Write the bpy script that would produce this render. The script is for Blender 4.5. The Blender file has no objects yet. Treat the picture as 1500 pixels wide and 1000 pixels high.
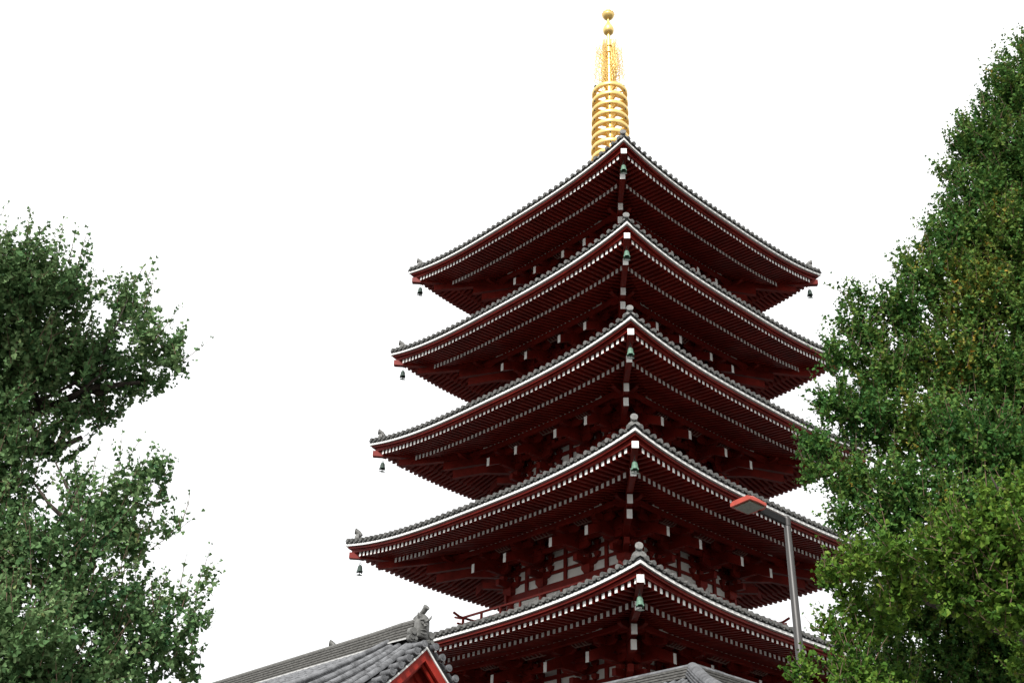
import bpy, math, random
import numpy as np
from mathutils import Vector, Matrix

SC = bpy.context.scene
COL = SC.collection
PI = math.pi
rad = math.radians

# ------------------------------------------------------------------ camera
CAM = Vector((0.0, -48.0, 1.6))
PITCH, ROLL, YAW, FL = rad(30.2), rad(1.86), rad(-5.94), 1673.0
_c, _s = math.cos(YAW), math.sin(YAW)
RIGHT = Vector((_c, -_s, 0)); FH = Vector((_s, _c, 0)); UPZ = Vector((0, 0, 1))
FWD = FH * math.cos(PITCH) + UPZ * math.sin(PITCH)
UPV = -FH * math.sin(PITCH) + UPZ * math.cos(PITCH)
cr, sr = math.cos(ROLL), math.sin(ROLL)
XI = RIGHT * cr + UPV * sr
YI = UPV * cr - RIGHT * sr
cam_data = bpy.data.cameras.new('camera')
cam = bpy.data.objects.new('camera', cam_data)
COL.objects.link(cam)
cam.matrix_world = Matrix((
    (XI.x, YI.x, -FWD.x, CAM.x), (XI.y, YI.y, -FWD.y, CAM.y),
    (XI.z, YI.z, -FWD.z, CAM.z), (0, 0, 0, 1)))
cam_data.sensor_width = 36.0
cam_data.lens = 36.0 * FL / 1500.0
cam_data.clip_start = 0.1
cam_data.clip_end = 3000.0
SC.camera = cam
SC.render.resolution_x, SC.render.resolution_y = 1024, 682

# ------------------------------------------------------------------ sky, sun, exposure
SUN_EL, SUN_AZ = rad(38), rad(191)       # behind the camera, to the left
world = bpy.data.worlds.new('World')
SC.world = world
world.use_nodes = True
nt = world.node_tree
nt.nodes.clear()
def wn(t, **k):
    n = nt.nodes.new(t)
    for a, b in k.items(): setattr(n, a, b)
    return n
sky = wn('ShaderNodeTexSky', sky_type='NISHITA', sun_disc=False, sun_elevation=SUN_EL, sun_rotation=SUN_AZ)
tc = wn('ShaderNodeTexCoord'); sep = wn('ShaderNodeSeparateXYZ')
nt.links.new(tc.outputs['Generated'], sep.inputs[0])
noi = wn('ShaderNodeTexNoise'); noi.inputs['Scale'].default_value = 2.0; noi.inputs['Detail'].default_value = 4
nt.links.new(tc.outputs['Generated'], noi.inputs['Vector'])
mr = wn('ShaderNodeMapRange')            # an overcast sky is brighter overhead than at the horizon
mr.inputs['From Min'].default_value = 0.0; mr.inputs['From Max'].default_value = 1.0
mr.inputs['To Min'].default_value = 7.2; mr.inputs['To Max'].default_value = 8.8
nt.links.new(sep.outputs['Z'], mr.inputs['Value'])
mr2 = wn('ShaderNodeMapRange')
mr2.inputs['From Min'].default_value = 0.3; mr2.inputs['From Max'].default_value = 0.7
mr2.inputs['To Min'].default_value = 0.93; mr2.inputs['To Max'].default_value = 1.07
nt.links.new(noi.outputs['Fac'], mr2.inputs['Value'])
mul = wn('ShaderNodeMath', operation='MULTIPLY')
nt.links.new(mr.outputs[0], mul.inputs[0]); nt.links.new(mr2.outputs[0], mul.inputs[1])
comb = wn('ShaderNodeCombineColor')
for ch in ('Red', 'Green', 'Blue'): nt.links.new(mul.outputs[0], comb.inputs[ch])
mixc = wn('ShaderNodeMix', data_type='RGBA'); mixc.inputs['Factor'].default_value = 0.94
nt.links.new(sky.outputs[0], mixc.inputs['A']); nt.links.new(comb.outputs[0], mixc.inputs['B'])
bg = wn('ShaderNodeBackground'); bg.inputs['Strength'].default_value = 0.1
nt.links.new(mixc.outputs['Result'], bg.inputs['Color'])
wo = wn('ShaderNodeOutputWorld'); nt.links.new(bg.outputs[0], wo.inputs['Surface'])

sun_d = bpy.data.lights.new('sun', 'SUN'); sun_d.energy = 3.1; sun_d.angle = rad(10); sun_d.color = (1, .97, .93)
sun = bpy.data.objects.new('sun', sun_d); COL.objects.link(sun)
_sd = Vector((math.sin(SUN_AZ) * math.cos(SUN_EL), math.cos(SUN_AZ) * math.cos(SUN_EL), math.sin(SUN_EL)))
sun.rotation_euler = (-_sd).to_track_quat('-Z', 'Y').to_euler()

SC.view_settings.view_transform = 'Standard'
SC.view_settings.look = 'None'
SC.view_settings.gamma = 1.0
SC.view_settings.use_curve_mapping = False
SC.view_settings.exposure = 0.85
try:
    SC.cycles.max_bounces = 8; SC.cycles.diffuse_bounces = 4; SC.cycles.transmission_bounces = 6
except Exception: pass

# ------------------------------------------------------------------ helpers
def at(px, py, D):
    """world point seen at photo pixel (px,py), D metres away over the ground"""
    u, v = px - 750.0, py - 500.0
    d = FWD * FL + XI * u - YI * v
    return CAM + d * (D / math.hypot(d.x, d.y))

def empty(name, loc, label, cat, group=None, rz=0.0):
    o = bpy.data.objects.new(name, None); COL.objects.link(o)
    o.location = loc; o.rotation_euler = (0, 0, rz); o.empty_display_size = .5
    o['label'] = label; o['category'] = cat
    if group: o['group'] = group
    return o

class MB:
    def __init__(s): s.v = []; s.f = []; s.m = []
    def add(s, vs, fs, mi=0):
        b = len(s.v); s.v += [tuple(v) for v in vs]
        for k, f in enumerate(fs):
            s.f.append(tuple(b + i for i in f)); s.m.append(mi[k] if isinstance(mi, (list, tuple)) else mi)
    def beam(s, p, q, w, h, up=(0, 0, 1), mi=0, cap=None, capq=None, plumb=False):
        p = Vector(p); q = Vector(q); d = (q - p).normalized(); up = Vector(up)
        side = d.cross(up).normalized(); u = side.cross(d).normalized()
        a = side * (w / 2); b = (UPZ / max(.3, u.z) if plumb else u) * (h / 2)
        vs = [p - a - b, p + a - b, p + a + b, p - a + b, q - a - b, q + a - b, q + a + b, q - a + b]
        s.add(vs, [(0, 1, 2, 3), (7, 6, 5, 4), (0, 4, 5, 1), (1, 5, 6, 2), (2, 6, 7, 3), (3, 7, 4, 0)],
              [mi if cap is None else cap, mi if capq is None else capq, mi, mi, mi, mi])
    def box(s, c, e, mi=0):
        x, y, z = c; a, b, h = e[0] / 2, e[1] / 2, e[2] / 2
        s.beam((x - a, y, z), (x + a, y, z), 2 * b, 2 * h, mi=mi)
    def tube(s, pts, rs, n=8, mi=0, ends=True, cap=None):
        pts = [Vector(p) for p in pts]
        if not hasattr(rs, '__len__'): rs = [rs] * len(pts)
        base = len(s.v); prev = None
        for i, p in enumerate(pts):
            t = (pts[min(i + 1, len(pts) - 1)] - pts[max(i - 1, 0)]).normalized()
            if prev is None:
                a = t.orthogonal().normalized()
            else:
                a = (prev - t * prev.dot(t)).normalized()
            prev = a; b = t.cross(a)
            for k in range(n):
                an = 2 * PI * k / n
                s.v.append(tuple(p + (a * math.cos(an) + b * math.sin(an)) * rs[i]))
        for i in range(len(pts) - 1):
            for k in range(n):
                k2 = (k + 1) % n
                s.f.append((base + i * n + k, base + i * n + k2, base + (i + 1) * n + k2, base + (i + 1) * n + k)); s.m.append(mi)
        if ends:
            s.f.append(tuple(base + k for k in range(n))[::-1]); s.m.append(mi if cap is None else cap)
            e = base + (len(pts) - 1) * n
            s.f.append(tuple(e + k for k in range(n))); s.m.append(mi if cap is None else cap)
    def lathe(s, prof, n=20, c=(0, 0, 0), mi=0):
        base = len(s.v); c = Vector(c)
        for r, z in prof:
            for k in range(n):
                a = 2 * PI * k / n
                s.v.append((c.x + r * math.cos(a), c.y + r * math.sin(a), c.z + z))
        for i in range(len(prof) - 1):
            for k in range(n):
                k2 = (k + 1) % n
                s.f.append((base + i * n + k, base + i * n + k2, base + (i + 1) * n + k2, base + (i + 1) * n + k)); s.m.append(mi)
    def grid(s, rows, mi=0, flip=False):
        base = len(s.v); nr, nc = len(rows), len(rows[0])
        for r in rows: s.v += [tuple(p) for p in r]
        for i in range(nr - 1):
            for j in range(nc - 1):
                f = (base + i * nc + j, base + i * nc + j + 1, base + (i + 1) * nc + j + 1, base + (i + 1) * nc + j)
                s.f.append(f[::-1] if flip else f); s.m.append(mi)
    def sweep(s, path_secs, mi=0, close=True, caps=True):
        """path_secs: list of cross-section point lists, all the same length"""
        base = len(s.v); n = len(path_secs[0])
        for r in path_secs: s.v += [tuple(p) for p in r]
        for i in range(len(path_secs) - 1):
            for k in range(n if close else n - 1):
                k2 = (k + 1) % n
                s.f.append((base + i * n + k, base + i * n + k2, base + (i + 1) * n + k2, base + (i + 1) * n + k)); s.m.append(mi)
        if caps and close:
            s.f.append(tuple(base + k for k in range(n))[::-1]); s.m.append(mi)
            e = base + (len(path_secs) - 1) * n
            s.f.append(tuple(e + k for k in range(n))); s.m.append(mi)
    def build(s, name, mats, parent=None, smooth=False, org=(0, 0, 0)):
        me = bpy.data.meshes.new(name)
        o = Vector(org)
        me.from_pydata([(v[0] - o.x, v[1] - o.y, v[2] - o.z) for v in s.v], [], s.f)
        if not isinstance(mats, (list, tuple)): mats = [mats]
        for m in mats: me.materials.append(m)
        me.polygons.foreach_set('material_index', s.m)
        if smooth: me.polygons.foreach_set('use_smooth', [True] * len(s.f))
        me.update()
        ob = bpy.data.objects.new(name, me); COL.objects.link(ob)
        if parent is not None: ob.parent = parent
        return ob

def shade_angle(ob, deg=40):
    me = ob.data
    me.polygons.foreach_set('use_smooth', [True] * len(me.polygons))
    me.set_sharp_from_angle(angle=rad(deg))

# ------------------------------------------------------------------ materials
def material(name, col, rough=.6, spec=.5, metal=0.0, var=.25, scale=3.0, bump=0.0, bscale=30.0, col2=None, stretch=(1, 1, 1), bdist=.01):
    m = bpy.data.materials.new(name); m.use_nodes = True
    t = m.node_tree; b = t.nodes['Principled BSDF']
    b.inputs['Roughness'].default_value = rough; b.inputs['Metallic'].default_value = metal
    b.inputs['Specular IOR Level'].default_value = spec
    co = t.nodes.new('ShaderNodeTexCoord'); mp = t.nodes.new('ShaderNodeMapping')
    mp.inputs['Scale'].default_value = stretch
    t.links.new(co.outputs['Object'], mp.inputs['Vector'])
    n = t.nodes.new('ShaderNodeTexNoise'); n.inputs['Scale'].default_value = scale; n.inputs['Detail'].default_value = 6
    n.inputs['Roughness'].default_value = .65
    t.links.new(mp.outputs[0], n.inputs['Vector'])
    r = t.nodes.new('ShaderNodeValToRGB')
    c2 = col2 or tuple(min(1, c * (1 + var)) for c in col)
    c1 = tuple(c * (1 - var) for c in col)
    r.color_ramp.elements[0].position = .32; r.color_ramp.elements[0].color = (*c1, 1)
    r.color_ramp.elements[1].position = .68; r.color_ramp.elements[1].color = (*c2, 1)
    t.links.new(n.outputs['Fac'], r.inputs['Fac'])
    t.links.new(r.outputs['Color'], b.inputs['Base Color'])
    if bump:
        n2 = t.nodes.new('ShaderNodeTexNoise'); n2.inputs['Scale'].default_value = bscale; n2.inputs['Detail'].default_value = 5
        t.links.new(mp.outputs[0], n2.inputs['Vector'])
        bu = t.nodes.new('ShaderNodeBump'); bu.inputs['Strength'].default_value = bump; bu.inputs['Distance'].default_value = bdist
        t.links.new(n2.outputs['Fac'], bu.inputs['Height']); t.links.new(bu.outputs[0], b.inputs['Normal'])
    return m

M_RED = material('red_lacquer', (.150, .0120, .0072), rough=.5, spec=.15, var=.36, scale=1.3, bump=.12, bscale=14)
M_REDWALL = material('bright_red_boards', (.27, .020, .012), rough=.55, spec=.2, var=.2, scale=3, bump=.15, bscale=18)
M_RAIL = material('lit_railing_red', (.22, .022, .014), rough=.5, spec=.2, var=.25, scale=4)  # the red, lightened to paint in the skylight on the rails
M_WHITE = material('white_paint', (.76, .76, .73), rough=.55, var=.10, scale=3)
M_PLASTER = material('grey_white_plaster', (.66, .66, .62), rough=.8, var=.08, scale=2, bump=.1, bscale=25)
M_TILE = material('grey_roof_tile', (.095, .095, .090), rough=.6, spec=.2, var=.5, scale=4, bump=.25, bscale=40)
M_TILE_L = material('pale_grey_roof_tile', (.110, .113, .118), rough=.5, spec=.3, var=.6, scale=4.5, bump=.3, bscale=45)
M_TILE_P = material('lit_edge_tile', (.42, .42, .41), rough=.45, spec=.4, var=.2, scale=8)  # grey tile rim, light it catches painted in as a pale tone
M_TILE_D = material('weathered_ridge_tile', (.105, .103, .096), rough=.7, spec=.3, var=.5, scale=9, bump=.5, bscale=60, stretch=(1, 1, 4))
M_RIB = material('highlit_pink_rib', (.26, .16, .14), rough=.7, spec=.1)  # pink stands for red ribs with whitish highlights on them
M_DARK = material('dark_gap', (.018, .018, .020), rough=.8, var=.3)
M_ORN = material('grey_ornament_tile', (.115, .115, .108), rough=.6, var=.5, scale=9, bump=.4, bscale=40)
M_GOLD = material('gilded_bronze', (.80, .57, .20), rough=.4, metal=.55, spec=.5, var=.12, scale=6, bump=.1, bscale=30)
M_GOLD_D = material('shaded_gilt_inner', (.72, .44, .12), rough=.45, metal=.5, var=.15, scale=6)
M_VERD = material('green_verdigris_bronze', (.10, .19, .135), rough=.65, metal=.2, var=.4, scale=14, bump=.3, bscale=50)
M_VERD_T = material('shaded_verdigris_bronze', (.035, .055, .045), rough=.7, metal=.2, var=.4, scale=14)  # verdigris with the shaded look of the side-tip bells painted in
M_VERD_D = material('dark_bronze', (.025, .035, .03), rough=.6, metal=.3, var=.3, scale=14)
M_STEEL = material('weathered_grey_steel', (.045, .043, .041), rough=.45, metal=.3, var=.3, scale=5, bump=.05, bscale=40, stretch=(1, 1, .25))
M_BLACKSTEEL = material('black_steel', (.008, .008, .008), rough=.6, spec=.2, metal=.0, var=.3)
M_LAMPRED = material('orange_red_enamel', (.36, .042, .020), rough=.4, var=.15, scale=8)
M_LENS = material('greenish_lamp_glass', (.13, .15, .11), rough=.25, spec=.6, var=.3, scale=20, bump=.2, bscale=90)
M_STONE = material('pale_stone_paving', (.075, .072, .068), rough=.85, var=.25, scale=.6, bump=.2, bscale=6)
M_BARK = material('grey_brown_bark', (.045, .034, .026), rough=.9, var=.45, scale=9, bump=.8, bscale=22, stretch=(1, 1, .3), bdist=.03)
M_TWIG = material('reddish_twig', (.13, .075, .05), rough=.8, var=.3, scale=10)

def leaf_material(name, c_dark, c_mid, c_lit, c_turn, trans=.35):
    """per-leaf hue from the attribute 'tint' (0..1 mid greens, above that turning yellow)"""
    m = bpy.data.materials.new(name); m.use_nodes = True
    t = m.node_tree; b = t.nodes['Principled BSDF']; out = t.nodes['Material Output']
    a = t.nodes.new('ShaderNodeAttribute'); a.attribute_name = 'tint'
    r = t.nodes.new('ShaderNodeValToRGB'); e = r.color_ramp.elements
    e[0].position = 0; e[0].color = (*c_dark, 1)
    e[1].position = 1; e[1].color = (*c_turn, 1)
    x = e.new(.35); x.color = (*c_mid, 1)
    x = e.new(.7); x.color = (*c_lit, 1)
    t.links.new(a.outputs['Fac'], r.inputs['Fac'])
    t.links.new(r.outputs[0], b.inputs['Base Color'])
    b.inputs['Roughness'].default_value = .55; b.inputs['Specular IOR Level'].default_value = .07
    tr = t.nodes.new('ShaderNodeBsdfTranslucent')
    hs = t.nodes.new('ShaderNodeHueSaturation'); hs.inputs['Value'].default_value = 1.25; hs.inputs['Hue'].default_value = .485
    t.links.new(r.outputs[0], hs.inputs['Color']); t.links.new(hs.outputs[0], tr.inputs['Color'])
    mx = t.nodes.new('ShaderNodeMixShader'); mx.inputs[0].default_value = trans
    t.links.new(b.outputs[0], mx.inputs[1]); t.links.new(tr.outputs[0], mx.inputs[2]); t.links.new(mx.outputs[0], out.inputs['Surface'])
    return m

# ------------------------------------------------------------------ the pagoda
PROT = rad(3.11 - 45.0)
W = [7.224, 7.608, 8.032, 8.464, 8.896]
H = [33.488, 28.728, 23.928, 19.024, 14.032]
B = [2.33, 2.65, 2.98, 3.30, 3.63]
SAG = .64

def rot(k, x, d, z):
    """side k of a square plan: x along the side, d outwards, z up"""
    if k == 0: return Vector((x, -d, z))
    if k == 1: return Vector((d, x, z))
    if k == 2: return Vector((-x, d, z))
    return Vector((-d, -x, z))

def lift(dn):
    return float(np.interp(dn, [0, .4, .62, .835, .965, 1.0, 1.05], [0, .05, .12, .24, .48, .64, .70]))

root = empty('pagoda', (0, 0, 0), 'tall five-storey red pagoda with grey tiled eaves and a golden spire', 'pagoda', rz=PROT)

def pagoda_loc(x, y, z):
    c, s = math.cos(PROT), math.sin(PROT)
    return Vector((c * x - s * y, s * x + c * y, z))

rnd = random.Random(5)

def edge_ring(mb, h, w, d0, d1, z0, z1, mi, n=44, mis=None):
    """board swept round the four eaves, mitred at the corners; z offsets are from the curved eave line"""
    for k in range(4):
        secs = []
        for j in range(n + 1):
            t = -1 + 2 * j / n
            zc = h - SAG + SAG * abs(t) ** 3
            secs.append([rot(k, t * d0, d0, zc + z0), rot(k, t * d1, d1, zc + z0), rot(k, t * d1, d1, zc + z1), rot(k, t * d0, d0, zc + z1)])
        mb.sweep(secs, mi)

def roof_profile(i):
    w, h = W[i], H[i]
    din = .75 if i == 0 else B[i - 1] + 1.35
    rise = 4.0 if i == 0 else 1.25
    def zt(x, d):
        u = (w + .1 - d) / (w + .1 - din)
        return h - SAG + .185 + rise * (.62 * u + .38 * u * u) + lift(d / w) * min(1, abs(x) / max(d, .01)) ** 3
    return din, zt

def ridge_end(mb, c, out, sc):
    """end tile of a corner ridge: rounded shield with volutes and a round tile thrust out over it"""
    c = Vector(c); out = Vector(out).normalized(); sd = Vector((-out.y, out.x, 0)); up = Vector((0, 0, 1))
    prof = []
    for k in range(17):
        a = PI * k / 16
        prof.append((.25 * math.cos(a) * (1 + .12 * math.sin(3 * a)), .06 + .34 * math.sin(a)))
    prof = [(.30, -.16)] + prof + [(-.30, -.16)]
    f = [c + out * .07 + (sd * x + up * z) * sc for x, z in prof]
    b = [c - out * .09 + (sd * x + up * z) * sc for x, z in prof]
    mb.sweep([b, f])
    for sg in (-1, 1):
        mb.tube([c + (sd * .25 * sg - up * .04) * sc - out * .1, c + (sd * .25 * sg - up * .04) * sc + out * .13], .10 * sc, 10)
    mb.tube([c + up * .17 * sc + out * .05, c + up * .17 * sc + out * .12], .13 * sc, 12)
    mb.tube([c + up * .30 * sc - out * .14, c + up * .44 * sc - out * .03, c + up * .52 * sc + out * .10 * sc], [.10 * sc, .11 * sc, .125 * sc], 12)
    mb.tube([c + up * .52 * sc + out * .095 * sc, c + up * .525 * sc + out * .135 * sc], .14 * sc, 12)

def make_roof(i):
    w, h = W[i], H[i]
    din, zt = roof_profile(i)
    # tile surface and barrel rows
    mb = MB()
    ns, nx = 9, 40
    for k in range(4):
        rows = []
        for a in range(ns + 1):
            d = w + .1 + (din - w - .1) * a / ns
            rows.append([rot(k, d * (-1 + 2 * j / nx), d, zt(d * (-1 + 2 * j / nx), d)) for j in range(nx + 1)])
        mb.grid(rows, 0)
        nrow = int(round(2 * w / .345))
        for j in range(nrow):
            x = -w + (j + .5) * 2 * w / nrow
            d0 = w + .13; d1 = max(din, abs(x) + .1)
            if d1 > d0 - .2: continue
            nseg = max(2, int((d0 - d1) / .9))
            secs = []
            for q in range(nseg + 1):
                d = d0 + (d1 - d0) * q / nseg; z = zt(x, d)
                secs.append([rot(k, x + .088 * math.cos(an), d, z + .035 + .088 * math.sin(an)) for an in (PI * 1.25, PI * 1.0, PI * .75, PI * .5, PI * .25, 0, -PI * .25)])
            mb.sweep(secs, 0)
            # the round end disc with its raised rim
            z = zt(x, d0)
            mb.tube([rot(k, x, d0 - .02, z + .022), rot(k, x, d0 + .035, z + .022)], .092, 10)
            # crescent lip of the flat tile beside it
            xm = x + w / nrow
            if abs(xm) < w:
                zz = zt(xm, d0)
                mb.sweep([[rot(k, xm - .09, d0, zz - .005), rot(k, xm, d0, zz - .045), rot(k, xm + .09, d0, zz - .005), rot(k, xm + .07, d0, zz - .075), rot(k, xm, d0, zz - .095), rot(k, xm - .07, d0, zz - .075)],
                          [rot(k, xm - .09, d0 - .1, zz - .005), rot(k, xm, d0 - .1, zz - .045), rot(k, xm + .09, d0 - .1, zz - .005), rot(k, xm + .07, d0 - .1, zz - .075), rot(k, xm, d0 - .1, zz - .095), rot(k, xm - .07, d0 - .1, zz - .075)]])
    edge_ring(mb, h, w, w + .06, w - .3, .085, .165, 1)      # dark bed under the edge tiles
    roof = mb.build('tiled_roof', [M_TILE, M_DARK], root)
    shade_angle(roof, 50)
    # eave boards: white edge board, dark red boards below
    mb = MB(); edge_ring(mb, h, w, w + .07, w - .28, -.028, .070, 0)
    mb.build('white_eave_edge', [M_WHITE], roof)
    mb = MB()
    edge_ring(mb, h, w, w - .03, w - .26, -.14, -.048, 0)
    edge_ring(mb, h, w, w - .14, w - .30, -.215, -.142, 0)
    mb.build('eave_board', [M_RED], roof)
    # rafters, one mesh per side
    n = 62
    def under(x, d):
        """height of the rafter centre line at plan offset d"""
        o = w - d
        z = float(np.interp(o, [.3, 1.4], [h - .885, h - .735]))
        l = float(np.interp(o, [.3, 1.4], [.47, .25]))
        return z + l * (abs(x) / max(d, .1)) ** 3
    def under2(x, d):
        o = w - d
        z = float(np.interp(o, [1.3, 3.2, 5.2], [h - .91, h - .47, h - .02]))
        l = float(np.interp(o, [1.3, 3.2, 5.2], [.24, .15, .04]))
        return z + l * (abs(x) / max(d, .1)) ** 3
    for k in range(4):
        mb = MB()
        for j in range(n):
            x = -w + (j + .5) * 2 * w / n
            d0 = w - .25; d1 = max(w - 1.75, abs(x) + .05)
            if d1 < d0 - .12:
                mb.beam(rot(k, x, d0, under(x, d0)), rot(k, x, d1, under(x, d1)), .125, .19, mi=0, cap=1, plumb=True)
            d0 = w - 1.4; d1 = max(B[i] + .1, abs(x) + .05)
            if d1 < d0 - .1:
                dm = d0 - .5 * (d0 - d1)
                mb.beam(rot(k, x, d0, under2(x, d0) - .02), rot(k, x, dm, under2(x, dm) - .02), .13, .225, mi=0, cap=1, plumb=True)
                mb.beam(rot(k, x, dm, under2(x, dm)), rot(k, x, d1, under2(x, d1)), .125, .18, mi=0)
        mb.build('rafter_row', [M_RED, M_WHITE], roof)
    # soffit boards above the rafters, tip board over the lower rafters
    mb = MB()
    for k in range(4):
        rows = []
        for o in (.22, .8, 1.4, 1.75):
            d = w - o
            rows.append([rot(k, d * t, d, under(d * t, d) + .085) for t in np.linspace(-1, 1, 31)])
        mb.grid(rows)
        rows = []
        for o in (1.32, 2.2, 3.2, w - B[i]):
            d = w - o
            rows.append([rot(k, d * t, d, under2(d * t, d) + .09) for t in np.linspace(-1, 1, 31)])
        mb.grid(rows)
        secs = []
        d0, d1 = w - 1.36, w - 1.50
        for t in np.linspace(-1, 1, 31):
            z = under2(d0 * t, d0) + .083
            secs.append([rot(k, d0 * t, d0, z), rot(k, d1 * t, d1, z), rot(k, d1 * t, d1, z + .07), rot(k, d0 * t, d0, z + .07)])
        mb.sweep(secs)
        # closes the eave board to the rafters
        secs = []
        d0, d1 = w - .16, w - .34
        for t in np.linspace(-1, 1, 31):
            z = under(d0 * t, d0) + .086
            secs.append([rot(k, d0 * t, d0, z), rot(k, d1 * t, d1, z), rot(k, d1 * t, d1, z + .12), rot(k, d0 * t, d0, z + .12)])
        mb.sweep(secs)
    mb.build('soffit', [M_RED], roof)
    # eave purlin carrying the lower rafters; pale filling between the rafters on top of it
    mb = MB()
    dp = B[i] + 1.86
    for k in range(4):
        for (da, db, za, zb, mi) in ((dp + .10, dp - .10, -.31, -.155, 0), (dp + .097, dp - .06, -.153, -.02, 1)):
            secs = []
            for t in np.linspace(-1, 1, 31) * (1.0 if mi == 0 else .74):
                z = under2(dp * t, dp)
                secs.append([rot(k, da * t, da, z + za), rot(k, db * t, db, z + za), rot(k, db * t, db, z + zb), rot(k, da * t, da, z + zb)])
            mb.sweep(secs, mi)
    mb.build('eave_purlin', [M_RED, M_PLASTER], roof)
    # corner hip beams, two deep, white ends; and corner ridges with end tiles
    for k in range(4):
        def dg(d, z): return rot(k, d, d, z)
        mb = MB()
        mb.beam(dg(w * .988, h - .47), dg(w - 2.2, h - .62), .24, .26, cap=1, plumb=True)
        mb.beam(dg(w * .878, h - .93), dg(w - 2.9, h - .60), .22, .30, cap=1, plumb=True)
        mb.beam(dg(w - 2.9, h - .60), dg(B[i], h - .05), .22, .30)
        mb.build('hip_beam', [M_RED, M_WHITE], roof)
        out = rot(k, 1, 1, 0).normalized()
        mb = MB()
        def ridge_run(da, db, h0, wd):
            secs = []
            for q in range(13):
                d = da + (db - da) * q / 12
                p = dg(d, zt(d, d)); sd = Vector((-out.y, out.x, 0))
                up = Vector((0, 0, 1)); hh = h0 * (1 + .75 * max(0, 1 - q / 5) ** 2)
                secs.append([p - sd * wd * .62 - up * .1, p + sd * wd * .62 - up * .1, p + sd * wd * .55 + up * hh * .45, p + sd * wd * .42 + up * hh * .5, p + sd * wd * .38 + up * hh * .8,
                             p + sd * wd * .2 + up * hh, p - sd * wd * .2 + up * hh, p - sd * wd * .38 + up * hh * .8, p - sd * wd * .42 + up * hh * .5, p - sd * wd * .55 + up * hh * .45])
            mb.sweep(secs)
        d2 = w - 1.55
        ridge_run(w - .30, d2, .20, .27)
        ridge_run(d2, din, .26, .32)
        mb.build('corner_ridge', [M_TILE], roof)
        for d, sc in ((w - .30, .98), (d2, .84)):
            mb = MB()
            ridge_end(mb, dg(d, zt(d, d) + .06), out, sc)
            mb.build('ridge_end_tile', [M_ORN], roof)
    return roof, under2

ROOFS = [make_roof(i) for i in range(5)]

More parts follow.
